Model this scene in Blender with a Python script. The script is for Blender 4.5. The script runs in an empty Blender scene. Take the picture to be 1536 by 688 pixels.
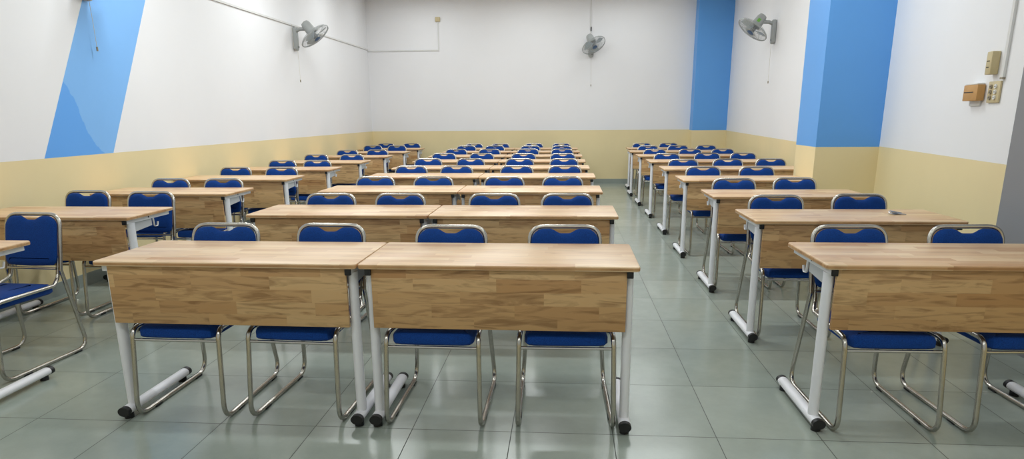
import bpy, bmesh, math, random
from mathutils import Vector, Matrix
random.seed(7)
PI = math.pi
scene = bpy.context.scene
COL = scene.collection

# ------------------------------------------------------------------ materials
def nt(name):
    m = bpy.data.materials.new(name); m.use_nodes = True
    t = m.node_tree; b = t.nodes['Principled BSDF']
    return m, t, b
def N(t, typ, **kw):
    n = t.nodes.new(typ)
    for k, v in kw.items():
        if k.startswith('i_'): n.inputs[int(k[2:])].default_value = v
        else: setattr(n, k, v)
    return n
def math_(t, op, a, b=None):
    n = t.nodes.new('ShaderNodeMath'); n.operation = op
    for i, v in enumerate((a, b)):
        if v is None: continue
        if isinstance(v, (int, float)): n.inputs[i].default_value = v
        else: t.links.new(v, n.inputs[i])
    return n.outputs[0]
def srgb(r, g, b):
    f = lambda c: (c/255/12.92) if c/255 <= .04045 else ((c/255+.055)/1.055)**2.4
    return (f(r), f(g), f(b), 1)
def ramp(t, fac, stops):
    n = t.nodes.new('ShaderNodeValToRGB'); e = n.color_ramp.elements
    while len(e) < len(stops): e.new(0.5)
    for el, (p, c) in zip(e, stops): el.position = p; el.color = c
    t.links.new(fac, n.inputs[0]); return n.outputs[0]
def mix(t, fac, a, b, mode='MIX'):
    n = t.nodes.new('ShaderNodeMix'); n.data_type = 'RGBA'; n.blend_type = mode
    for s, v in ((n.inputs[0], fac), (n.inputs[6], a), (n.inputs[7], b)):
        if isinstance(v, (int, float, tuple)): s.default_value = v
        else: t.links.new(v, s)
    return n.outputs[2]
def plain(name, col, rough=.5, metal=0., spec=.5, noise=0.0, nscale=3.0):
    m, t, b = nt(name)
    b.inputs['Base Color'].default_value = col
    b.inputs['Roughness'].default_value = rough
    b.inputs['Metallic'].default_value = metal
    b.inputs['Specular IOR Level'].default_value = spec
    if noise:
        tc = N(t, 'ShaderNodeTexCoord'); n = N(t, 'ShaderNodeTexNoise'); n.inputs['Scale'].default_value = nscale
        n.inputs['Detail'].default_value = 5
        t.links.new(tc.outputs['Object'], n.inputs['Vector'])
        lo = tuple(c*(1-noise) for c in col[:3])+(1,); hi = tuple(min(1, c*(1+noise)) for c in col[:3])+(1,)
        t.links.new(ramp(t, n.outputs['Fac'], [(.3, lo), (.7, hi)]), b.inputs['Base Color'])
    return m

def wood(name, plane, tones, rowh, length, rough, grain=.35):
    """finger-jointed rubberwood: staves along X with their own tone, fine grain along X"""
    m, t, b = nt(name); L = t.links
    tc = N(t, 'ShaderNodeTexCoord'); oi = N(t, 'ShaderNodeObjectInfo')
    sx = N(t, 'ShaderNodeSeparateXYZ'); L.new(tc.outputs['Object'], sx.inputs[0])
    u = sx.outputs['X']; v = sx.outputs[{'xy': 'Y', 'xz': 'Z'}[plane]]
    row = math_(t, 'FLOOR', math_(t, 'DIVIDE', v, rowh))
    seed = math_(t, 'MULTIPLY', oi.outputs['Random'], 137.0)
    wn = N(t, 'ShaderNodeTexWhiteNoise', noise_dimensions='1D'); L.new(math_(t, 'ADD', row, seed), wn.inputs['W'])
    us = math_(t, 'ADD', math_(t, 'DIVIDE', u, length), math_(t, 'MULTIPLY', wn.outputs['Value'], 7.0))
    cell = math_(t, 'FLOOR', us)
    cv = N(t, 'ShaderNodeCombineXYZ'); L.new(cell, cv.inputs[0]); L.new(row, cv.inputs[1]); L.new(seed, cv.inputs[2])
    wc = N(t, 'ShaderNodeTexWhiteNoise', noise_dimensions='3D'); L.new(cv.outputs[0], wc.inputs['Vector'])
    base = ramp(t, wc.outputs['Value'], tones)
    # grain
    gv = N(t, 'ShaderNodeCombineXYZ')
    L.new(math_(t, 'MULTIPLY', u, 2.6), gv.inputs[0]); L.new(math_(t, 'MULTIPLY', v, 19.0), gv.inputs[1])
    L.new(math_(t, 'ADD', math_(t, 'MULTIPLY', wc.outputs['Value'], 40.0), seed), gv.inputs[2])
    g = N(t, 'ShaderNodeTexNoise'); g.inputs['Scale'].default_value = 1.6; g.inputs['Detail'].default_value = 6
    g.inputs['Distortion'].default_value = 1.5
    L.new(gv.outputs[0], g.inputs['Vector'])
    dark = ramp(t, g.outputs['Fac'], [(.32, (1-grain, 1-grain*1.15, 1-grain*1.3, 1)), (.52, (1, 1, 1, 1)), (.72, (1.0, .97, .93, 1))])
    c1 = mix(t, 1.0, base, dark, 'MULTIPLY')
    # scarce darker heart streaks
    g2v = N(t, 'ShaderNodeCombineXYZ')
    L.new(math_(t, 'MULTIPLY', u, 5.0), g2v.inputs[0]); L.new(math_(t, 'MULTIPLY', v, 34.0), g2v.inputs[1]); L.new(seed, g2v.inputs[2])
    g2 = N(t, 'ShaderNodeTexNoise'); g2.inputs['Scale'].default_value = 1.3; g2.inputs['Detail'].default_value = 3
    L.new(g2v.outputs[0], g2.inputs['Vector'])
    st = ramp(t, g2.outputs['Fac'], [(.68, (1, 1, 1, 1)), (.80, (.62, .50, .40, 1))])
    c2 = mix(t, 1.0, c1, st, 'MULTIPLY')
    L.new(c2, b.inputs['Base Color'])
    b.inputs['Roughness'].default_value = rough
    b.inputs['Specular IOR Level'].default_value = .5
    return m

M = {}
M['wood_top'] = wood('wood_top', 'xy', [(0, srgb(212, 170, 128)), (.35, srgb(224, 188, 146)), (.7, srgb(234, 203, 163)), (1, srgb(203, 158, 115))], .052, .42, .33, .13)
M['wood_panel'] = wood('wood_panel', 'xz', [(0, srgb(190, 146, 97)), (.4, srgb(206, 165, 115)), (.75, srgb(217, 180, 130)), (1, srgb(182, 135, 86))], .058, .36, .42, .40)
M['wood_edge'] = wood('wood_edge', 'xy', [(0, srgb(196, 148, 100)), (.5, srgb(206, 162, 114)), (1, srgb(184, 134, 88))], .06, .4, .45, .25)
M['white_steel'] = plain('white_steel', srgb(240, 240, 244), .42, noise=.03, nscale=9)
M['grey_steel'] = plain('grey_steel', srgb(196, 198, 200), .45)
M['black_plastic'] = plain('black_plastic', srgb(26, 26, 28), .5)
M['dark_hole'] = plain('dark_hole', srgb(45, 40, 36), .8)
M['chrome'] = plain('chrome', srgb(190, 186, 178), .24, metal=1.0, noise=.05, nscale=30)
def fabric():
    m, t, b = nt('blue_fabric'); L = t.links
    tc = N(t, 'ShaderNodeTexCoord')
    n = N(t, 'ShaderNodeTexNoise'); n.inputs['Scale'].default_value = 260; n.inputs['Detail'].default_value = 2
    L.new(tc.outputs['Object'], n.inputs['Vector'])
    L.new(ramp(t, n.outputs['Fac'], [(.3, srgb(5, 50, 118)), (.7, srgb(11, 68, 148))]), b.inputs['Base Color'])
    bp = N(t, 'ShaderNodeBump'); bp.inputs['Strength'].default_value = .12; bp.inputs['Distance'].default_value = .001
    L.new(n.outputs['Fac'], bp.inputs['Height']); L.new(bp.outputs[0], b.inputs['Normal'])
    b.inputs['Roughness'].default_value = .85
    b.inputs['Sheen Weight'].default_value = .04
    b.inputs['Specular IOR Level'].default_value = .25
    return m
M['blue_fabric'] = fabric()

def wallpaint(name, col, amp=.035, rough=.5, patch=None):
    m, t, b = nt(name); L = t.links
    tc = N(t, 'ShaderNodeTexCoord')
    n = N(t, 'ShaderNodeTexNoise'); n.inputs['Scale'].default_value = .9; n.inputs['Detail'].default_value = 6
    n.inputs['Roughness'].default_value = .6
    L.new(tc.outputs['Object'], n.inputs['Vector'])
    lo = tuple(c*(1-amp) for c in col[:3])+(1,); hi = tuple(min(1, c*(1+amp)) for c in col[:3])+(1,)
    c = ramp(t, n.outputs['Fac'], [(.3, lo), (.7, hi)])
    if patch:
        # a repainted patch with a ragged sloping rim low on the stripe (y grows, z falls)
        sx = N(t, 'ShaderNodeSeparateXYZ'); L.new(tc.outputs['Object'], sx.inputs[0])
        n2 = N(t, 'ShaderNodeTexNoise'); n2.inputs['Scale'].default_value = 5; n2.inputs['Detail'].default_value = 4
        L.new(tc.outputs['Object'], n2.inputs['Vector'])
        z = math_(t, 'SUBTRACT', sx.outputs['Z'], 1.07)
        rim = math_(t, 'SUBTRACT', 2.98, math_(t, 'MULTIPLY', math_(t, 'POWER', math_(t, 'MAXIMUM', z, 0.0), .6), .50))
        d = math_(t, 'ADD', math_(t, 'SUBTRACT', sx.outputs['Y'], rim), math_(t, 'MULTIPLY', math_(t, 'SUBTRACT', n2.outputs['Fac'], .5), .30))
        f = math_(t, 'MULTIPLY', math_(t, 'LESS_THAN', d, 0.0), 1.0)
        c = mix(t, math_(t, 'MULTIPLY', f, .7), c, patch)
    L.new(c, b.inputs['Base Color'])
    n3 = N(t, 'ShaderNodeTexNoise'); n3.inputs['Scale'].default_value = 45; n3.inputs['Detail'].default_value = 4
    L.new(tc.outputs['Object'], n3.inputs['Vector'])
    bp = N(t, 'ShaderNodeBump'); bp.inputs['Strength'].default_value = .08; bp.inputs['Distance'].default_value = .004
    L.new(n3.outputs['Fac'], bp.inputs['Height']); L.new(bp.outputs[0], b.inputs['Normal'])
    b.inputs['Roughness'].default_value = rough
    b.inputs['Specular IOR Level'].default_value = .35
    return m
M['white_paint'] = wallpaint('white_paint', srgb(240, 240, 242), .015)
M['yellow_paint'] = wallpaint('yellow_paint', srgb(237, 219, 172), .04, .42)
M['blue_stripe'] = wallpaint('blue_stripe', srgb(132, 190, 250), .04, .4, patch=srgb(86, 162, 244))
M['blue_paint'] = wallpaint('blue_paint', srgb(100, 166, 236), .03, .42)
M['grey_paint'] = wallpaint('grey_paint', srgb(142, 143, 147), .03)
M['ceiling_paint'] = plain('ceiling_paint', srgb(236, 236, 236), .7)
M['tile_skirt'] = plain('tile_skirt', srgb(150, 158, 152), .35, noise=.05, nscale=4)

def floor_mat(TX, TY):
    m, t, b = nt('floor_tile'); L = t.links
    tc = N(t, 'ShaderNodeTexCoord'); sx = N(t, 'ShaderNodeSeparateXYZ'); L.new(tc.outputs['Object'], sx.inputs[0])
    def axis(o, T, w):
        s = math_(t, 'DIVIDE', o, T); c = math_(t, 'FLOOR', math_(t, 'ADD', s, .5))
        d = math_(t, 'MULTIPLY', math_(t, 'ABSOLUTE', math_(t, 'SUBTRACT', s, c)), T)
        return math_(t, 'FLOOR', s), math_(t, 'LESS_THAN', d, w)
    cx, lx = axis(sx.outputs['X'], TX, .0019); cy, ly = axis(sx.outputs['Y'], TY, .0021)
    line = math_(t, 'MAXIMUM', lx, ly)
    cv = N(t, 'ShaderNodeCombineXYZ'); L.new(cx, cv.inputs[0]); L.new(cy, cv.inputs[1])
    wn = N(t, 'ShaderNodeTexWhiteNoise', noise_dimensions='2D'); L.new(cv.outputs[0], wn.inputs['Vector'])
    n = N(t, 'ShaderNodeTexNoise'); n.inputs['Scale'].default_value = 7; n.inputs['Detail'].default_value = 8; n.inputs['Roughness'].default_value = .7
    L.new(tc.outputs['Object'], n.inputs['Vector'])
    f = math_(t, 'ADD', math_(t, 'MULTIPLY', wn.outputs['Value'], .35), math_(t, 'MULTIPLY', n.outputs['Fac'], .65))
    c = ramp(t, f, [(.25, srgb(147, 157, 147)), (.75, srgb(164, 172, 162))])
    c = mix(t, math_(t, 'MULTIPLY', line, .9), c, srgb(58, 60, 56))
    L.new(c, b.inputs['Base Color'])
    L.new(math_(t, 'ADD', .15, math_(t, 'ADD', math_(t, 'MULTIPLY', n.outputs['Fac'], .10), math_(t, 'MULTIPLY', line, .4))), b.inputs['Roughness'])
    b.inputs['Specular IOR Level'].default_value = .5
    return m
M['floor_tile'] = floor_mat(.4493, .57455)

# ------------------------------------------------------------------ mesh helpers
def obj(name, bm, mats, parent=None, smooth=True, recalc=True):
    if recalc: bmesh.ops.recalc_face_normals(bm, faces=bm.faces[:])
    me = bpy.data.meshes.new(name)
    for f in bm.faces: f.smooth = smooth
    bm.to_mesh(me); bm.free()
    for mm in (mats if isinstance(mats, (list, tuple)) else [mats]): me.materials.append(mm)
    if smooth: me.set_sharp_from_angle(angle=math.radians(40))
    o = bpy.data.objects.new(name, me); COL.objects.link(o)
    if parent: o.parent = parent
    return o
def box(bm, x0, x1, y0, y1, z0, z1, bev=0.0, mi=0):
    r = bmesh.ops.create_cube(bm, size=1)
    for v in r['verts']:
        v.co = Vector(((x0+x1)/2+v.co.x*(x1-x0), (y0+y1)/2+v.co.y*(y1-y0), (z0+z1)/2+v.co.z*(z1-z0)))
    fs = list({f for v in r['verts'] for f in v.link_faces})
    for f in fs: f.material_index = mi
    if bev:
        es = list({e for v in r['verts'] for e in v.link_edges})
        bmesh.ops.bevel(bm, geom=es, offset=bev, segments=2, profile=.5, affect='EDGES')
def fillet(pts, radii, seg=6):
    out = [Vector(pts[0])]
    for i in range(1, len(pts)-1):
        p = Vector(pts[i]); a = Vector(pts[i-1])-p; b = Vector(pts[i+1])-p
        r = radii[i] if isinstance(radii, (list, tuple)) else radii
        la, lb = a.length, b.length; a.normalize(); b.normalize()
        ang = a.angle(b)
        if r <= 0 or ang > PI-.02: out.append(p); continue
        d = min(r/math.tan(ang/2), la*.49, lb*.49)
        s, e = p+a*d, p+b*d
        for k in range(seg+1):
            u = k/seg
            out.append(s.lerp(p, u).lerp(p.lerp(e, u), u))
    out.append(Vector(pts[-1])); return out
def tube(bm, pts, r, n=8, rx=None, caps=True, up=None, mi=0):
    """round (or oval when rx is given) section swept along pts"""
    pts = [Vector(p) for p in pts]
    rings = []; prev = None
    for i, p in enumerate(pts):
        d = (pts[min(i+1, len(pts)-1)]-pts[max(i-1, 0)]).normalized()
        if prev is None:
            u = Vector(up) if up else (Vector((0, 0, 1)) if abs(d.z) < .9 else Vector((1, 0, 0)))
        else: u = prev
        u = (u-d*u.dot(d)).normalized(); w = d.cross(u); prev = u
        a = rx if rx else r
        rings.append([bm.verts.new(p+u*(math.cos(2*PI*k/n)*r)+w*(math.sin(2*PI*k/n)*a)) for k in range(n)])
    for a, b in zip(rings, rings[1:]):
        for k in range(n):
            f = bm.faces.new((a[k], a[(k+1) % n], b[(k+1) % n], b[k])); f.material_index = mi
    if caps:
        bm.faces.new(rings[0]).material_index = mi; bm.faces.new(rings[-1]).material_index = mi
def rings_solid(bm, rings, closed_ring=True, mi=0):
    vs = [[bm.verts.new(p) for p in r] for r in rings]; n = len(vs[0])
    for a, b in zip(vs, vs[1:]):
        for k in range(n): bm.faces.new((a[k], a[(k+1) % n], b[(k+1) % n], b[k])).material_index = mi
    bm.faces.new(vs[0]).material_index = mi; bm.faces.new(vs[-1]).material_index = mi
def inset2d(P, d):
    n = len(P); out = []
    for i in range(n):
        a = Vector(P[i])-Vector(P[i-1]); b = Vector(P[(i+1) % n])-Vector(P[i])
        na = Vector((-a.y, a.x)).normalized() if a.length > 1e-9 else Vector((0, 0))
        nb = Vector((-b.y, b.x)).normalized() if b.length > 1e-9 else Vector((0, 0))
        m = (na+nb)
        if m.length > 1e-9: m.normalize()
        out.append(Vector(P[i])+m*d)
    return out
def rrect(x0, x1, y0, y1, r, seg=5):
    P = []
    for cx, cy, a0 in ((x1-r, y0+r, -90), (x1-r, y1-r, 0), (x0+r, y1-r, 90), (x0+r, y0+r, 180)):
        for k in range(seg+1):
            a = math.radians(a0+90*k/seg); P.append((cx+r*math.cos(a), cy+r*math.sin(a)))
    return P
def slab(bm, P, h0, h1, edge, to3, mi=0):
    """outline P (counter-clockwise) given thickness h0..h1 with eased edges"""
    R = []
    for h, d in ((h0, edge), (h0+edge*.3, edge*.3), (h0+edge, 0), (h1-edge, 0), (h1-edge*.3, edge*.3), (h1, edge)):
        R.append([to3(p[0], p[1], h) for p in inset2d(P, d)])
    rings_solid(bm, R, mi=mi)

def tag(o, label=None, cat=None, group=None, kind=None):
    if label: o['label'] = label
    if cat: o['category'] = cat
    if group: o['group'] = group
    if kind: o['kind'] = kind
    return o
def empty(name, loc=(0, 0, 0), rz=0.0):
    o = bpy.data.objects.new(name, None); COL.objects.link(o); o.empty_display_size = .1
    o.location = loc; o.rotation_euler = (0, 0, rz); return o
KIDS = {}
def kids(o): return [c for c in KIDS.get(o.name, [])]
def adopt(root):
    """remember children once (parts and sub-parts) so copying needs no scans"""
    for c in [x for x in bpy.data.objects if x.parent == root]:
        KIDS.setdefault(root.name, []).append(c); adopt(c)
def copy_tree(o, parent=None):
    c = o.copy(); COL.objects.link(c)
    if parent: c.parent = parent
    for ch in kids(o): copy_tree(ch, c)
    return c

# ------------------------------------------------------------------ camera
f_px = 999.77; pitch = math.radians(14.5186); yaw = math.radians(-4.5053); roll = math.radians(.444)
fwd = Vector((math.sin(yaw)*math.cos(pitch), math.cos(yaw)*math.cos(pitch), -math.sin(pitch)))
ri = Vector((math.cos(yaw), -math.sin(yaw), 0)); dn = fwd.cross(ri)
ri2 = math.cos(roll)*ri+math.sin(roll)*dn; dn2 = -math.sin(roll)*ri+math.cos(roll)*dn
cam = bpy.data.cameras.new('camera'); co = bpy.data.objects.new('camera', cam); COL.objects.link(co)
mw = Matrix((ri2, -dn2, -fwd)).transposed().to_4x4(); mw.translation = (-.6772, -2.7161, 1.3680)
co.matrix_world = mw
cam.sensor_width = 36; cam.lens = f_px/1536*36; cam.shift_y = (432.16-344)/1536; cam.clip_end = 60; cam.clip_start = .05
scene.camera = co

# ------------------------------------------------------------------ room
ZC, ZY, YB, YF = 3.66, 1.072, 11.25, -4.6
def struct(name, bm, mats, label=None, cat=None):
    o = obj(name, bm, mats, smooth=False, recalc=False); o['kind'] = 'structure'
    return o
def quad(bm, *p, mi=0):
    f = bm.faces.new([bm.verts.new(q) for q in p]); f.material_index = mi
xl = lambda y: -4.735+(y+4.6)*.0045           # left wall, very slightly out of square
bm = bmesh.new(); box(bm, -5.2, 3.0, YF, YB+.2, -.1, 0); struct('floor', bm, M['floor_tile'])
bm = bmesh.new(); box(bm, -5.2, 3.0, YF, YB+.2, ZC, ZC+.1); struct('ceiling', bm, M['ceiling_paint'])
def wall_seg(bm, a, b, out, lower=ZY, mats=(0, 1), lower_b=None):
    """vertical wall from a to b with the yellow dado below and white above; a slab behind it (out = outward normal)"""
    ax, ay = a; bx, by = b; ox, oy = out[0]*.15, out[1]*.15
    lb = lower if lower_b is None else lower_b
    quad(bm, (ax, ay, 0), (bx, by, 0), (bx, by, lb), (ax, ay, lower), mi=mats[1])
    quad(bm, (ax, ay, lower), (bx, by, lb), (bx, by, ZC), (ax, ay, ZC), mi=mats[0])
    quad(bm, (ax+ox, ay+oy, 0), (bx+ox, by+oy, 0), (bx+ox, by+oy, ZC), (ax+ox, ay+oy, ZC), mi=mats[0])
# left wall with the slanted blue stripe painted on it
bm = bmesh.new()
W3 = lambda y, z: (xl(y), y, z)
s0, s1, sl = 2.255, 3.07, .572
yt0, yt1 = s0+sl*(ZC-ZY), s1+sl*(ZC-ZY)
quad(bm, W3(YF, 0), W3(YB, 0), W3(YB, ZY), W3(YF, ZY), mi=1)
quad(bm, W3(YF, ZY), W3(s0, ZY), W3(yt0, ZC), W3(YF, ZC), mi=0)
quad(bm, W3(s0, ZY), W3(s1, ZY), W3(yt1, ZC), W3(yt0, ZC), mi=2)
quad(bm, W3(s1, ZY), W3(YB, ZY), W3(YB, ZC), W3(yt1, ZC), mi=0)
quad(bm, (-4.95, YF, 0), (-4.95, YB, 0), (-4.95, YB, ZC), (-4.95, YF, ZC), mi=0)
struct('wall_left', bm, [M['white_paint'], M['yellow_paint'], M['blue_stripe']])
bm = bmesh.new(); wall_seg(bm, (xl(YB), YB), (2.6, YB), (0, 1)); struct('wall_back', bm, [M['white_paint'], M['yellow_paint']])
bm = bmesh.new()
PX0, PY0, PY1 = 1.660, 3.836, 4.38
RW = lambda y: 2.485-(YB-y)*.0444
wall_seg(bm, (2.485, YB), (RW(PY1), PY1), (1, 0), lower=1.058, lower_b=1.005)
wall_seg(bm, (RW(PY1), PY1), (2.232, PY0), (1, 0))
wall_seg(bm, (2.232, PY0), (2.012, 1.546), (1, 0), lower=1.067, lower_b=1.054)
wall_seg(bm, (2.012, 1.546), (1.98, YF), (1, 0), mats=(0, 1))
struct('wall_right', bm, [M['white_paint'], M['yellow_paint']])
bm = bmesh.new(); wall_seg(bm, (-4.9, YF), (2.3, YF), (0, -1)); struct('wall_front', bm, [M['white_paint'], M['yellow_paint']])
def pillar(name, x0, x1, y0, y1, mats, split=ZY):
    bm = bmesh.new()
    if split:
        box(bm, x0, x1, y0, y1, 0, split, mi=1)
        box(bm, x0, x1, y0, y1, split, ZC, mi=0)
    else: box(bm, x0, x1, y0, y1, 0, ZC)
    return struct(name, bm, mats)
pillar('pillar', PX0, 2.26, PY0, PY1, [M['blue_paint'], M['yellow_paint']], 1.0627)
pillar('pillar.001', 1.815, 2.5, 10.95, YB+.02, [M['blue_paint'], M['yellow_paint']], 1.062)
pillar('pillar.002', 1.962, 2.06, .2, 1.546, [M['grey_paint']], None)
def skirt(name, x0, x1, y0, y1, h=.1):
    bm = bmesh.new(); box(bm, x0, x1, y0, y1, 0, h); struct(name, bm, M['tile_skirt'])
bm = bmesh.new()
box(bm, 0, .012, YF, YB, 0, .105)
for v in bm.verts: v.co.x += xl(v.co.y)
struct('baseboard_left', bm, M['tile_skirt'])
skirt('baseboard_back', xl(YB)+.012, 1.815, YB-.012, YB, .095)

# ------------------------------------------------------------------ desks
H, D = .760, .517
def make_desk(W=1.196):
    root = empty('classroom_desk')
    bm = bmesh.new()
    slab(bm, rrect(0, W, 0, D, .016), H-.0225, H, .006, lambda x, y, h: (x, y, h))
    for f in bm.faces:
        if abs(f.normal.z) < .5: f.material_index = 0
    bm.normal_update()
    for f in bm.faces:
        if abs(f.calc_center_median().z-(H-.011)) < .006: f.material_index = 1
    obj('desktop', bm, [M['wood_top'], M['wood_edge']], root)
    bm = bmesh.new(); box(bm, .052, W-.052, .022, .040, .470, .7345, .002)
    obj('modesty_panel', bm, M['wood_panel'], root)
    for x in (.040, W-.040):
        s = 1 if x < W/2 else -1
        bm = bmesh.new()          # oval steel upright
        tube(bm, [(x, .077, .055), (x, .077, .713)], .021, 14, rx=.031, up=(1, 0, 0))
        obj('leg', bm, M['white_steel'], root)
        bm = bmesh.new()
        tube(bm, [(x, .004, .041), (x, .515, .041)], .0215, 16, rx=.0265, up=(0, 0, 1))
        ft = obj('foot', bm, M['white_steel'], root)
        for ye, sg in ((.004, -1), (.515, 1)):
            bm = bmesh.new()
            tube(bm, [(x, ye-sg*.012, .041), (x, ye+sg*.004, .041), (x, ye+sg*.012, .041)], .0228, 16, rx=.0278, up=(0, 0, 1))
            bmesh.ops.translate(bm, verts=bm.verts[:], vec=(0, 0, 0))
            obj('end_cap', bm, M['black_plastic'], ft)
        for ye in (.03, .475):
            bm = bmesh.new(); tube(bm, [(x, ye, 0), (x, ye, .022)], .021, 12); obj('foot_pad', bm, M['black_plastic'], ft)
        bm = bmesh.new(); box(bm, x-.0125, x+.0125, .024, .495, .711, .7375, .002)
        rl = obj('side_rail', bm, M['white_steel'], root)
        bm = bmesh.new(); box(bm, x-.0135, x+.0135, .010, .024, .708, .7365, .003)
        obj('rail_plug', bm, M['black_plastic'], rl)
        bm = bmesh.new(); tube(bm, [(x-s*.0118, .255, .727), (x-s*.0135, .255, .727)], .006, 10); obj('bolt', bm, M['dark_hole'], rl)
        bm = bmesh.new()          # sheet bracket between upright and rail
        P = [(.10, .712), (.10, .648), (.145, .652), (.30, .664), (.30, .712)]
        rings_solid(bm, [[(x+e, p[0], p[1]) for p in P] for e in (-.002, .002)])
        br = obj('bracket', bm, M['grey_steel'], root)
        bm = bmesh.new()          # bag hook bent from strip
        pts = fillet([(x-s*.006, .312, .712), (x-s*.006, .318, .655), (x-s*.006, .352, .650), (x-s*.006, .362, .680)], .014, 5)
        tube(bm, pts, .0035, 8, rx=.007, up=(0, 1, 0))
        obj('hook', bm, M['white_steel'], br)
    return root
desk_std = make_desk(); adopt(desk_std)
desk_long = make_desk(1.70); adopt(desk_long)
ORD = ['first', 'second', 'third', 'fourth', 'fifth', 'sixth', 'seventh', 'eighth', 'ninth']
CX = [-.356, -.335, -.358, -.356, -.372, -.384, -.400, -.413, -.424]
CYs = [-.002, 1.427, 2.784, 4.135, 5.321, 6.516, 7.731, 8.956, 10.10]
LX = [-3.433, -3.441, -3.457, -3.48, -3.495, -3.492, -3.482, -3.462, -3.47]
LYs = [-.021, 1.298, 2.605, 3.881, 5.132, 6.411, 7.702, 8.99, 10.15]
RX = [.415, .450, .460, .455, .467, .461, .448, .440, .50]
RYs = [.073, 1.27, 2.475, 3.793, 5.126, 6.420, 7.70, 8.95, 10.05]
used = set()
def place_desk(src, x, y, rz, label, group):
    o = src if src.name not in used else copy_tree(src)
    used.add(src.name)
    o.location = (x, y, 0); o.rotation_euler = (0, 0, rz)
    return tag(o, label, 'desk', group)
for i in range(9):
    w = ORD[i]
    a = math.radians(.5) if i == 0 else random.uniform(-.002, .002)
    xl_ = CX[i]-1.2-1.2; y_l = CYs[i]+(.004 if i else -.004)
    d = place_desk(desk_std, CX[i]-1.198, CYs[i], 0 if i else -.004, 'light wood desk, pillar-side half of the middle pair, %s row from the front' % w, 'desks of the middle block')
    lab = 'light wood desk, striped-wall half of the middle pair, %s row from the front' % w
    if i == 0: lab = 'light wood desk whose outer rail end lacks its black plug, first middle row'
    e = place_desk(desk_std, xl_, CYs[i]+.012 if i == 0 else CYs[i]+.006, -.012 if i == 0 else 0, lab, 'desks of the middle block')
    if i == 0:      # the photo shows this rail end white, its black plug gone
        for r in list(e.children):
            if r.name.startswith('side_rail'):
                for p in list(r.children):
                    if p.name.startswith('rail_plug') and min(v.co.x for v in p.data.vertices) < .3:
                        bpy.data.objects.remove(p)
    place_desk(desk_std, max(LX[i]-1.196, xl(LYs[i])+.02), LYs[i], 0, 'light wood desk along the striped wall, %s from the front' % w, 'desks along the striped wall')
    if 4 <= i <= 7:
        place_desk(desk_long, RX[i], RYs[i], 0, 'long light wood desk of the column behind the blue pillar, %s from the front' % w, 'desks on the pillar side')
    else:
        place_desk(desk_std, RX[i], RYs[i], 0, 'light wood desk in the column on the blue pillar side, %s from the front' % w, 'desks on the pillar side')

# ------------------------------------------------------------------ chairs (origin on the floor, front towards -Y)
def make_chair():
    root = empty('classroom_chair')
    r = .0112
    half = [(.153, .250, .585), (.155, .216, .462), (.182, .150, .428), (.206, -.272, .434), (.213, -.315, .0122), (.212, .290, .0122),
            (.178, .222, .505), (.1755, .290, .826)]
    rad = [0, .05, .05, .055, .07, .075, .03, .075]
    pts = half+[(-x, y, z) for x, y, z in reversed(half)]
    rr = rad+rad[::-1]
    bm = bmesh.new(); tube(bm, fillet(pts, rr, 7), r, 10)
    fr = obj('tube_frame', bm, M['chrome'], root)
    for x in (-.212, .212):
        for y in (-.165, .20):
            bm = bmesh.new(); box(bm, x-.012, x+.012, y-.028, y+.028, 0, .013, .004)
            obj('glide', bm, M['black_plastic'], fr)
    bm = bmesh.new(); tube(bm, [(-.206, -.275, .379), (.206, -.275, .379)], .0075, 8); obj('front_crossbar', bm, M['chrome'], root)
    bm = bmesh.new(); tube(bm, [(-.160, .214, .516), (.160, .214, .516)], .0075, 8); obj('rear_crossbar', bm, M['chrome'], root)
    # seat pad: slightly narrower at the rear, rolled front edge
    P = [(-.172, -.245), (-.160, -.272), (-.13, -.282), (0, -.286), (.13, -.282), (.160, -.272), (.172, -.245), (.160, .13), (.145, .165), (0, .170), (-.145, .165), (-.160, .13)]
    P = [(p[0]*1.06, p[1]) for p in P]
    Q = []
    for k in range(len(P)):
        a, b = Vector(P[k]), Vector(P[(k+1) % len(P)]); Q += [a, a.lerp(b, .5)]
    bm = bmesh.new()
    zs = lambda y: -.02*(y+.28)
    R = []
    for h, d in ((.388, .020), (.390, .008), (.398, 0), (.425, 0), (.437, .006), (.445, .020), (.449, .05), (.451, .10)):
        R.append([(p.x, p.y, h+zs(p.y)) for p in inset2d(Q, d)])
    rings_solid(bm, R)
    obj('seat', bm, M['blue_fabric'], root)
    # back pad: rounded top with the shallow hand-grip dip, leaning with the tubes
    out = []
    hw, zb, zt = .168, .533, .817
    bot = [(-hw+.006, zb+.02), (-hw+.022, zb+.004), (-.08, zb), (0, zb-.002), (.08, zb), (hw-.022, zb+.004), (hw-.006, zb+.02)]
    side = [(hw, zb+.05+k*(zt-.07-zb-.05)/4) for k in range(5)]
    arc = [(hw-.062+.062*math.cos(a), zt-.062+.062*math.sin(a)) for a in [math.radians(d) for d in (15, 32, 49, 66, 82)]]
    dip = []
    for k in range(0, 21):
        x = .092-.184*k/20
        q = min(1, max(0, (abs(x)-.018)/.056)); dz = .022*(.5+.5*math.cos(PI*q))
        dip.append((x, zt-dz))
    loop = bot+side+arc+dip+[(-x, z) for x, z in reversed(arc)]+[(-x, z) for x, z in reversed(side)]
    lean = lambda z: .216+(z-.505)*.2118
    bm = bmesh.new(); R = []
    for h, d in ((.006, .016), (.002, .004), (-.004, 0), (-.012, .0), (-.019, .006), (-.024, .022), (-.026, .045)):
        R.append([(p.x, lean(p.y)+h, p.y) for p in inset2d(loop, d)])
    rings_solid(bm, R)
    obj('backrest', bm, M['blue_fabric'], root)
    return root
chair = make_chair(); adopt(chair)
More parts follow.
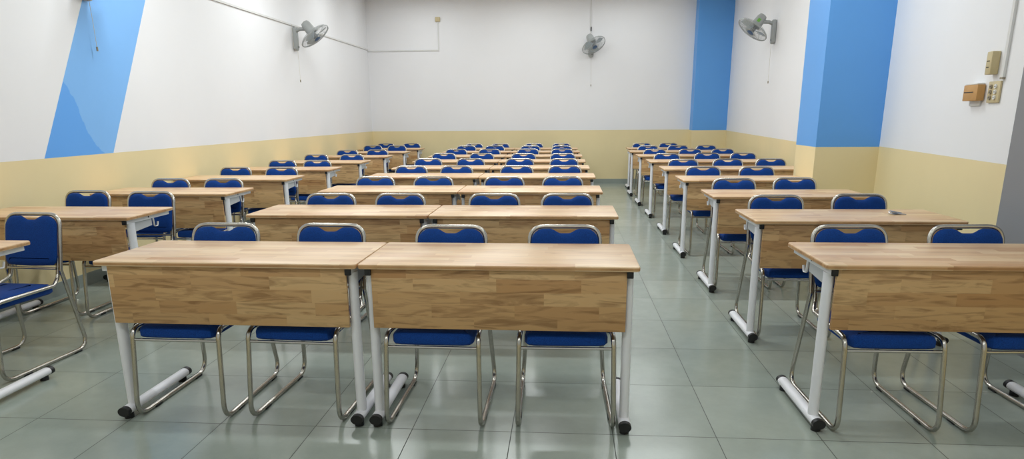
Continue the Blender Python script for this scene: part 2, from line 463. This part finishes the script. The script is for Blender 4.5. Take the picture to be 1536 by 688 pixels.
def fit(x, y, rz, dx, dy, w):
    """keep a pushed-in chair between the desk's feet and its back clear of the table edge"""
    m = .070+.2365+.33*abs(rz)
    return min(max(x, dx+m), dx+w-m), max(y, dy+.580+.18*abs(rz))
first = [True]
def place_chair(x, ytop, rz, label, group):
    o = chair if first[0] else copy_tree(chair); first[0] = False
    o.location = (x+math.sin(rz)*.29, ytop-.29*math.cos(rz), 0); o.rotation_euler = (0, 0, rz)
    return tag(o, label, 'chair', group)
C_CH = [[(-2.47, .63), (-1.875, .63), (-1.27, .60), (-.645, .62)], [(-2.36, 1.99), (-1.84, 1.97), (-1.17, 1.96), (-.65, 1.96)], [(-2.41, 3.34), (-1.85, 3.33), (-1.22, 3.31), (-.69, 3.30)],
        [(-2.38, 4.67), (-1.84, 4.68), (-1.20, 4.67), (-.66, 4.67)], [(-2.47, 6.05), (-1.89, 6.02), (-1.25, 5.99), (-.68, 5.97)], [(-2.48, 7.29), (-1.89, 7.25), (-1.29, 7.18), (-.70, 7.14)],
        [(-2.50, 8.57), (-1.92, 8.53), (-1.28, 8.52), (-.70, 8.47)], [(-2.51, 9.84), (-1.96, 9.79), (-1.31, 9.70), (-.71, 9.64)], [(-2.47, 10.72), (-1.93, 10.70), (-1.28, 10.74), (-.74, 10.70)]]
L_CH = [[None, (-3.81, .985)], [(-4.33, 2.17), (-3.79, 2.12)], [(-4.27, 3.18), (-3.73, 3.17)], [(-4.34, 4.58), (-3.79, 4.53)], [(-4.30, 5.76), (-3.83, 5.74)], [(-4.34, 7.08), (-3.79, 7.05)],
        [(-4.28, 8.36), (-3.79, 8.43)], [(-4.49, 10.10), (-3.86, 10.05)], [(-4.38, 11.05), (-3.80, 11.05)]]
R_CH = [[(.71, .66), (1.32, .68)], [(.73, 1.94), (1.33, 2.01)], [(.74, 3.18), (1.30, 3.24)], [(.78, 4.53), (1.33, 4.51)], [(.75, 5.76), (1.33, 5.81), (1.88, 5.84)], [(.77, 7.05), (1.35, 7.14), (1.89, 7.15)],
        [(.73, 8.27), (1.32, 8.30), (1.88, 8.33)], [(.80, 9.52), (1.33, 9.57), (1.87, 9.60)], [(.74, 10.62), (1.32, 10.62)]]
RZ0 = {('C', 0, 0): -.01, ('C', 0, 1): -.04, ('C', 0, 2): -.01, ('C', 0, 3): .02, ('R', 0, 0): .02, ('R', 0, 1): .05, ('L', 0, 1): -.06}
rnd = random.Random(3)
for i in range(9):
    w = ORD[i]
    for j, (x, y) in enumerate(C_CH[i]):
        seat = ['outer seat towards the striped wall', 'second seat from the striped wall', 'second seat from the blue pillar', 'outer seat beside the tiled aisle'][j]
        rz = RZ0.get(('C', i, j), rnd.uniform(-.03, .03))
        x, y = fit(x, y, rz, CX[i]-(1.2+1.198 if j < 2 else 1.198), CYs[i]+.006, 1.196)
        place_chair(x, y, rz, 'blue padded chair, %s, %s row of the middle block' % (seat, w), 'chairs of the middle block')
    for j, p in enumerate(L_CH[i]):
        if p is None: continue
        lab = 'blue padded chair at the %s desk along the striped wall, seat %s' % (w, ['against the wall', 'by the walkway'][j])
        if i == 0: lab = 'blue padded chair pulled out from the first desk along the striped wall'
        rz = RZ0.get(('L', i, j), rnd.uniform(-.03, .03)); x, y = p
        if i: x, y = fit(x, y, rz, max(LX[i]-1.196, xl(LYs[i])+.02), LYs[i], 1.196)
        place_chair(x, y, rz, lab, 'chairs along the striped wall')
    n = len(R_CH[i])
    for j, (x, y) in enumerate(R_CH[i]):
        nm = (['aisle seat', 'wall seat'] if n == 2 else ['aisle seat', 'middle seat', 'wall seat'])[j]
        rz = RZ0.get(('R', i, j), rnd.uniform(-.03, .03))
        x, y = fit(x, y, rz, RX[i], RYs[i], 1.70 if n == 3 else 1.196)
        if i == 3 and j == 1: x = min(x, 1.325)
        place_chair(x, y, rz, 'blue padded chair, %s at the %s desk of the pillar-side column' % (nm, w), 'chairs on the pillar side')

# ------------------------------------------------------------------ wall fans
M['fan_grey'] = plain('fan_grey', srgb(164, 167, 166), .45)
M['fan_dark'] = plain('fan_dark', srgb(120, 124, 126), .45)
M['wire_grey'] = plain('wire_grey', srgb(168, 172, 172), .4)
M['blade_blue'] = plain('blade_blue', srgb(196, 208, 216), .3)
M['hub_blue'] = plain('hub_blue', srgb(70, 100, 140), .4)
M['sticker_green'] = plain('sticker_green', srgb(112, 176, 74), .5)
M['cord'] = plain('cord', srgb(205, 200, 188), .6)
M['knob'] = plain('knob', srgb(150, 140, 120), .5)
def make_fan(loc, rz, pan, label, cord_len, sticker=False, wire=False):
    """out of the wall along local +x; origin = middle of the wall plate"""
    root = empty('wall_fan', loc, rz)
    tag(root, label, 'fan', 'wall fans')
    bm = bmesh.new()
    slab(bm, rrect(-.052, .052, -.165, .165, .045, 6), 0, .055, .010, lambda a, b, h: (h, a, b))
    mt = obj('wall_plate', bm, M['fan_grey'], root)
    bm = bmesh.new()
    tube(bm, [(.054, .02, -.11), (.064, .02, -.11)], .014, 12); obj('speed_knob', bm, M['fan_dark'], mt)
    n = Vector((math.cos(pan)*.62, math.sin(pan)*.62, -.785)).normalized()
    piv = Vector((.262, 0, .135)); C = piv+n*.10+Vector((0, 0, -.02))
    bm = bmesh.new()
    pts = [(.03, 0, .105), (.10, 0, .135), (.19, 0, .138), tuple(piv)]
    tube(bm, pts, .026, 10, rx=.032); obj('neck', bm, M['fan_grey'], root)
    u = n.cross(Vector((0, 0, 1))).normalized(); w = n.cross(u)
    def lathe(bm, prof, seg=20):
        R = [[C+n*h+(u*math.cos(2*PI*k/seg)+w*math.sin(2*PI*k/seg))*r for k in range(seg)] for h, r in prof]
        rings_solid(bm, R)
    bm = bmesh.new(); lathe(bm, [(-.045, .045), (-.055, .070), (-.10, .074), (-.20, .068), (-.235, .055), (-.25, .02)])
    mo = obj('motor_housing', bm, M['fan_grey'], root)
    if sticker:
        bm = bmesh.new()
        vd = (Vector((-.9, -.5, .0)) if False else (u if abs(u.y) > 0 else w))
        # label wrapped on the side of the housing that faces into the room
        best = max(range(40), key=lambda k: (Matrix.Rotation(rz, 3, 'Z') @ (u*math.cos(k*PI/20)+w*math.sin(k*PI/20))).dot(Vector((-.30, -.95, 0))))
        a0 = best*PI/20
        R = [[C+n*h+(u*math.cos(a)+w*math.sin(a))*r for h, r in ((-.155, .0722), (-.10, .0750))] for a in [a0-.30+.60*k/8 for k in range(9)]]
        vs = [[bm.verts.new(p) for p in q] for q in R]
        for a, b in zip(vs, vs[1:]): bm.faces.new((a[0], a[1], b[1], b[0]))
        obj('energy_sticker', bm, M['sticker_green'], mo)
    bm = bmesh.new()
    Rg = .235
    def ring(h, r, tr, seg=40):
        P = [C+n*h+(u*math.cos(2*PI*k/seg)+w*math.sin(2*PI*k/seg))*r for k in range(seg+1)]
        tube(bm, P, tr, 5, caps=False)
    ring(0.0, Rg, .0055); ring(.012, Rg-.002, .003)
    ring(.045, Rg*.62, .0018); ring(.052, Rg*.33, .002); ring(-.045, Rg*.72, .0018); ring(-.058, Rg*.36, .002)
    for k in range(44):
        a = 2*PI*k/44; d = u*math.cos(a)+w*math.sin(a)
        a2 = a+.10; d2 = u*math.cos(a2)+w*math.sin(a2)
        tube(bm, [C+d*Rg, C+n*.030+d2*Rg*.86, C+n*.050+d2*Rg*.5, C+n*.054+d2*.05], .0014, 4, caps=False)
        tube(bm, [C+d*Rg, C-n*.030+d*Rg*.9, C-n*.055+d*Rg*.5, C-n*.058+d*.06], .0014, 4, caps=False)
    obj('cage', bm, M['wire_grey'], root)
    bm = bmesh.new(); lathe(bm, [(.050, .048), (.056, .050), (.060, .044), (.061, .01)]); obj('cage_badge', bm, M['hub_blue'], root)
    bm = bmesh.new(); lathe(bm, [(-.045, .036), (.02, .038), (.034, .028), (.038, .005)], 16)
    hb = obj('hub', bm, M['fan_dark'], root)
    for q in range(3):
        bm = bmesh.new(); rows = []
        for s in range(8):
            rr = .03+(.205-.03)*s/7
            half = .30+.30*math.sin(PI*(.15+.75*s/7)); row = []
            for e in range(5):
                a = q*2*PI/3+half*(e/2-1)*1.0+.25*s/7
                row.append(C+(u*math.cos(a)+w*math.sin(a))*rr+n*((e/2-1)*.018))
            rows.append(row)
        for sgn in (0, 1):
            vs = [[bm.verts.new(p+n*(.0025*sgn)) for p in r_] for r_ in rows]
            for a, b in zip(vs, vs[1:]):
                for k in range(4): bm.faces.new((a[k], a[k+1], b[k+1], b[k]))
        obj('blade', bm, M['blade_blue'], hb)
    bm = bmesh.new(); tube(bm, [(.045, .0, -.155), (.046, .006, -.155-cord_len*.5), (.045, .01, -.155-cord_len)], .0022, 5)
    pc = obj('pull_cord', bm, M['cord'], root)
    bm = bmesh.new(); tube(bm, [(.045, .01, -.155-cord_len), (.045, .01, -.165-cord_len), (.045, .01, -.19-cord_len)], .008, 10); obj('cord_knob', bm, M['knob'], pc)
    if wire:
        bm = bmesh.new()
        pts = fillet([(.02, -.10, .19), (.03, -.115, .05), (.03, -.10, -.12), (.03, -.02, -.17)], .06, 6)
        tube(bm, pts, .003, 5); obj('supply_wire', bm, M['cord'], root)
    return root
make_fan((xl(7.45)+.002, 7.45, 2.485), 0, -.02, 'grey wall fan with drooping wire below the white conduit, on the striped wall', .42, wire=True)
make_fan((xl(2.99)+.002, 2.99, 2.485), 0, -.02, 'wall fan above the blue stripe, only its pull cord hanging into view', .37)
make_fan((RW(7.75)-.003, 7.75, 2.505), PI-.0444, .25, 'grey wall fan with green sticker, between the two blue pillars', .52, sticker=True)
make_fan((-.18, YB-.002, 2.63), -PI/2, .70, 'grey wall fan tilted down in the middle of the back wall', .52)

# ------------------------------------------------------------------ conduits, boxes
M['conduit'] = plain('conduit', srgb(222, 222, 220), .5)
M['beige'] = plain('beige', srgb(200, 184, 142), .5, noise=.04, nscale=20)
M['beige_side'] = plain('beige_light', srgb(206, 190, 150), .5)
M['tan'] = plain('tan_card', srgb(196, 150, 92), .6, noise=.06, nscale=14)
M['ink'] = plain('ink', srgb(70, 62, 50), .6)
M['white_plastic'] = plain('white_plastic', srgb(228, 228, 226), .45)
bm = bmesh.new()
zc = 2.675
box(bm, .0015, .016, -.5, YB-.02, zc-.012, zc+.012)
for v in bm.verts: v.co.x += xl(v.co.y)
tag(obj('cable_conduit', bm, M['conduit'], smooth=False), 'long white cable conduit running along the striped wall behind the fan', 'conduit')
bm = bmesh.new()
box(bm, xl(YB)+.002, -3.20, YB-.016, YB-.0015, zc-.040, zc-.018); box(bm, -3.222, -3.20, YB-.0155, YB-.0015, zc-.018, 3.176)
tag(obj('wall_conduit', bm, M['conduit'], smooth=False), 'white conduit on the back wall turning up to a beige box', 'conduit')
bm = bmesh.new(); box(bm, -3.26, -3.165, YB-.032, YB-.0015, 3.178, 3.262, .006)
jb = tag(obj('junction_box', bm, M['beige']), 'small beige junction box high on the back wall', 'junction box')
bm = bmesh.new(); box(bm, -3.25, -3.175, YB-.036, YB-.030, 3.19, 3.25, .003); obj('cover', bm, M['beige_side'], jb)
bm = bmesh.new(); box(bm, -.205, -.185, YB-.014, YB-.0015, 3.04, ZC-.002)
cd = tag(obj('cable_conduit', bm, M['conduit'], smooth=False), 'thin vertical conduit above the fan on the back wall', 'conduit')
bm = bmesh.new(); tube(bm, [(-.19, YB-.012, 2.80), (-.19, YB-.012, 3.05)], .004, 6); obj('cable', bm, M['cord'], cd)
bm = bmesh.new(); tube(bm, [(-.187, YB-.014, 2.955), (-.187, YB-.014, 3.03)], .011, 8); obj('connector', bm, M['black_plastic'], cd)
RN = lambda y: 2.012+(y-1.546)*.0961          # near right wall
nrm = math.atan(.0961)
def wallbox(name, y, z, label, cat):
    o = empty(name, (RN(y), y, z), PI/2-nrm)      # local x runs to the back along the wall, local y out into the room
    return tag(o, label, cat)
o = wallbox('switch_box', 1.955, 1.668, 'beige switch box above the wall socket, beside the vertical conduit', 'switch')
bm = bmesh.new(); box(bm, -.034, .034, 0.001, .050, -.070, .070, .005); obj('housing', bm, M['beige'], o)
for zz, ww in ((.012, .032), (-.026, .028)):
    bm = bmesh.new(); box(bm, -ww*.4, ww*.7, .048, .0512, zz-.003, zz+.003); obj('rocker_mark', bm, M['ink'], o)
o = wallbox('power_socket', 1.915, 1.490, 'beige socket plate with round white outlets at the end of the conduit', 'socket')
bm = bmesh.new(); box(bm, -.072, .072, 0.001, .014, -.066, .066, .004); obj('plate', bm, M['beige_side'], o)
for xx, mm in ((.030, M['knob']), (-.028, M['white_plastic'])):
    for zz in (-.034, 0, .034):
        bm = bmesh.new(); tube(bm, [(xx, .012, zz), (xx, .020, zz), (xx, .022, zz)], .0135, 14, up=(0, 0, 1))
        oo = obj('outlet', bm, mm, o)
        bm = bmesh.new(); box(bm, xx-.006, xx+.006, .0215, .0235, zz-.002, zz+.002); obj('slot', bm, M['ink'], oo)
o = wallbox('wall_box', 2.135, 1.492, 'tan box with a dark printed line on a white bracket, beside the socket', 'box')
bm = bmesh.new(); box(bm, -.095, .095, .004, .052, -.052, .050, .004); obj('housing', bm, M['tan'], o)
bm = bmesh.new(); box(bm, -.045, .082, .050, .0535, .000, .006); obj('printed_line', bm, M['ink'], o)
bm = bmesh.new(); box(bm, -.075, .09, .001, .046, .051, .060, .002); box(bm, -.06, .08, .001, .012, -.085, .058, .002); obj('backplate', bm, M['white_plastic'], o)
bm = bmesh.new()
yv = 1.838; box(bm, RN(yv)-.018, RN(yv)-.0015, yv-.012, yv+.012, 1.572, ZC-.002)
cd = tag(obj('cable_conduit', bm, M['conduit'], smooth=False), 'white vertical conduit dropping to the socket plate near the grey pillar', 'conduit')
bm = bmesh.new(); box(bm, RN(yv)-.020, RN(yv)-.0015, yv-.014, yv+.014, 1.564, 1.576); obj('end_cap', bm, M['knob'], cd)

# ------------------------------------------------------------------ bunch of keys on the second pillar-side desk
M['key_metal'] = plain('key_metal', srgb(214, 220, 228), .35, metal=.7)
M['key_blue'] = plain('key_blue', srgb(120, 140, 170), .4)
root = empty('key_bunch', (1.380, 1.555, H), .10)
tag(root, 'small silver bunch of keys lying on the second pillar-side desk', 'keys')
bm = bmesh.new(); P = [(.019*math.cos(a)-.036, .019*math.sin(a), .012+.008*math.sin(a)) for a in [2*PI*k/24 for k in range(25)]]
tube(bm, P, .0022, 6, caps=False); obj('key_ring', bm, M['key_metal'], root)
for k, (ang, dx, dy, z, tilt) in enumerate(((.12, -.030, .000, .001, .0), (-.35, -.034, -.006, .005, -.04), (.55, -.040, .006, .009, -.06), (-.7, -.036, .010, .013, -.10), (.30, -.044, -.008, .017, -.14), (2.9, .020, .004, .008, -.08), (-.15, -.05, .004, .020, -.16))):
    bm = bmesh.new()
    bow = [(.013+.0135*math.cos(a), .0135*math.sin(a)) for a in [2*PI*q/12 for q in range(12)]]
    rings_solid(bm, [[(p[0], p[1], h) for p in bow] for h in (0, .0038)])
    blade = [(.024, -.005), (.066, -.005), (.073, 0), (.066, .0043), (.058, .0024), (.053, .005), (.046, .0024), (.041, .005), (.024, .005)]
    rings_solid(bm, [[(p[0], p[1], h) for p in blade] for h in (.0004, .003)])
    bmesh.ops.rotate(bm, verts=bm.verts[:], cent=(0, 0, 0), matrix=Matrix.Rotation(ang, 3, 'Z') @ Matrix.Rotation(-tilt, 3, 'Y'))
    zm = min(v.co.z for v in bm.verts)
    bmesh.ops.translate(bm, verts=bm.verts[:], vec=(dx, dy, max(z, .0006-zm)))
    obj('key', bm, M['key_blue'] if k in (1, 4, 6) else M['key_metal'], root, smooth=False)

# ------------------------------------------------------------------ lamps: fluorescent battens on the ceiling, an added front fill row, dim ambient
def lamp(x, y, e, sx=1.2, sy=.16, col=(.93, .985, 1)):
    l = bpy.data.lights.new('ceiling_lamp_or_fill', 'AREA'); l.shape = 'RECTANGLE'; l.size = sx; l.size_y = sy; l.energy = e; l.color = col
    o = bpy.data.objects.new('ceiling_lamp_or_fill', l); COL.objects.link(o); o.location = (x, y, ZC-.06)
for y, e in ((-2.6, 19.5), (.4, 12.5), (3.2, 35), (6.0, 30), (8.6, 20), (10.3, 8)):  # first row, above the camera, is added fill for the desk fronts, no batten
    for x in (-3.4, -1.35, .55):
        lamp(x, y, e*{-3.4: 1.02, -1.35: .98, .55: .96}[x])
wd = bpy.data.worlds.new('world'); scene.world = wd; wd.use_nodes = True
wd.node_tree.nodes['Background'].inputs[0].default_value = (.9, .95, 1, 1); wd.node_tree.nodes['Background'].inputs[1].default_value = .1

scene.view_settings.view_transform = 'Standard'; scene.view_settings.look = 'None'
scene.view_settings.exposure = 0.0; scene.view_settings.gamma = 1.0; scene.view_settings.use_curve_mapping = False
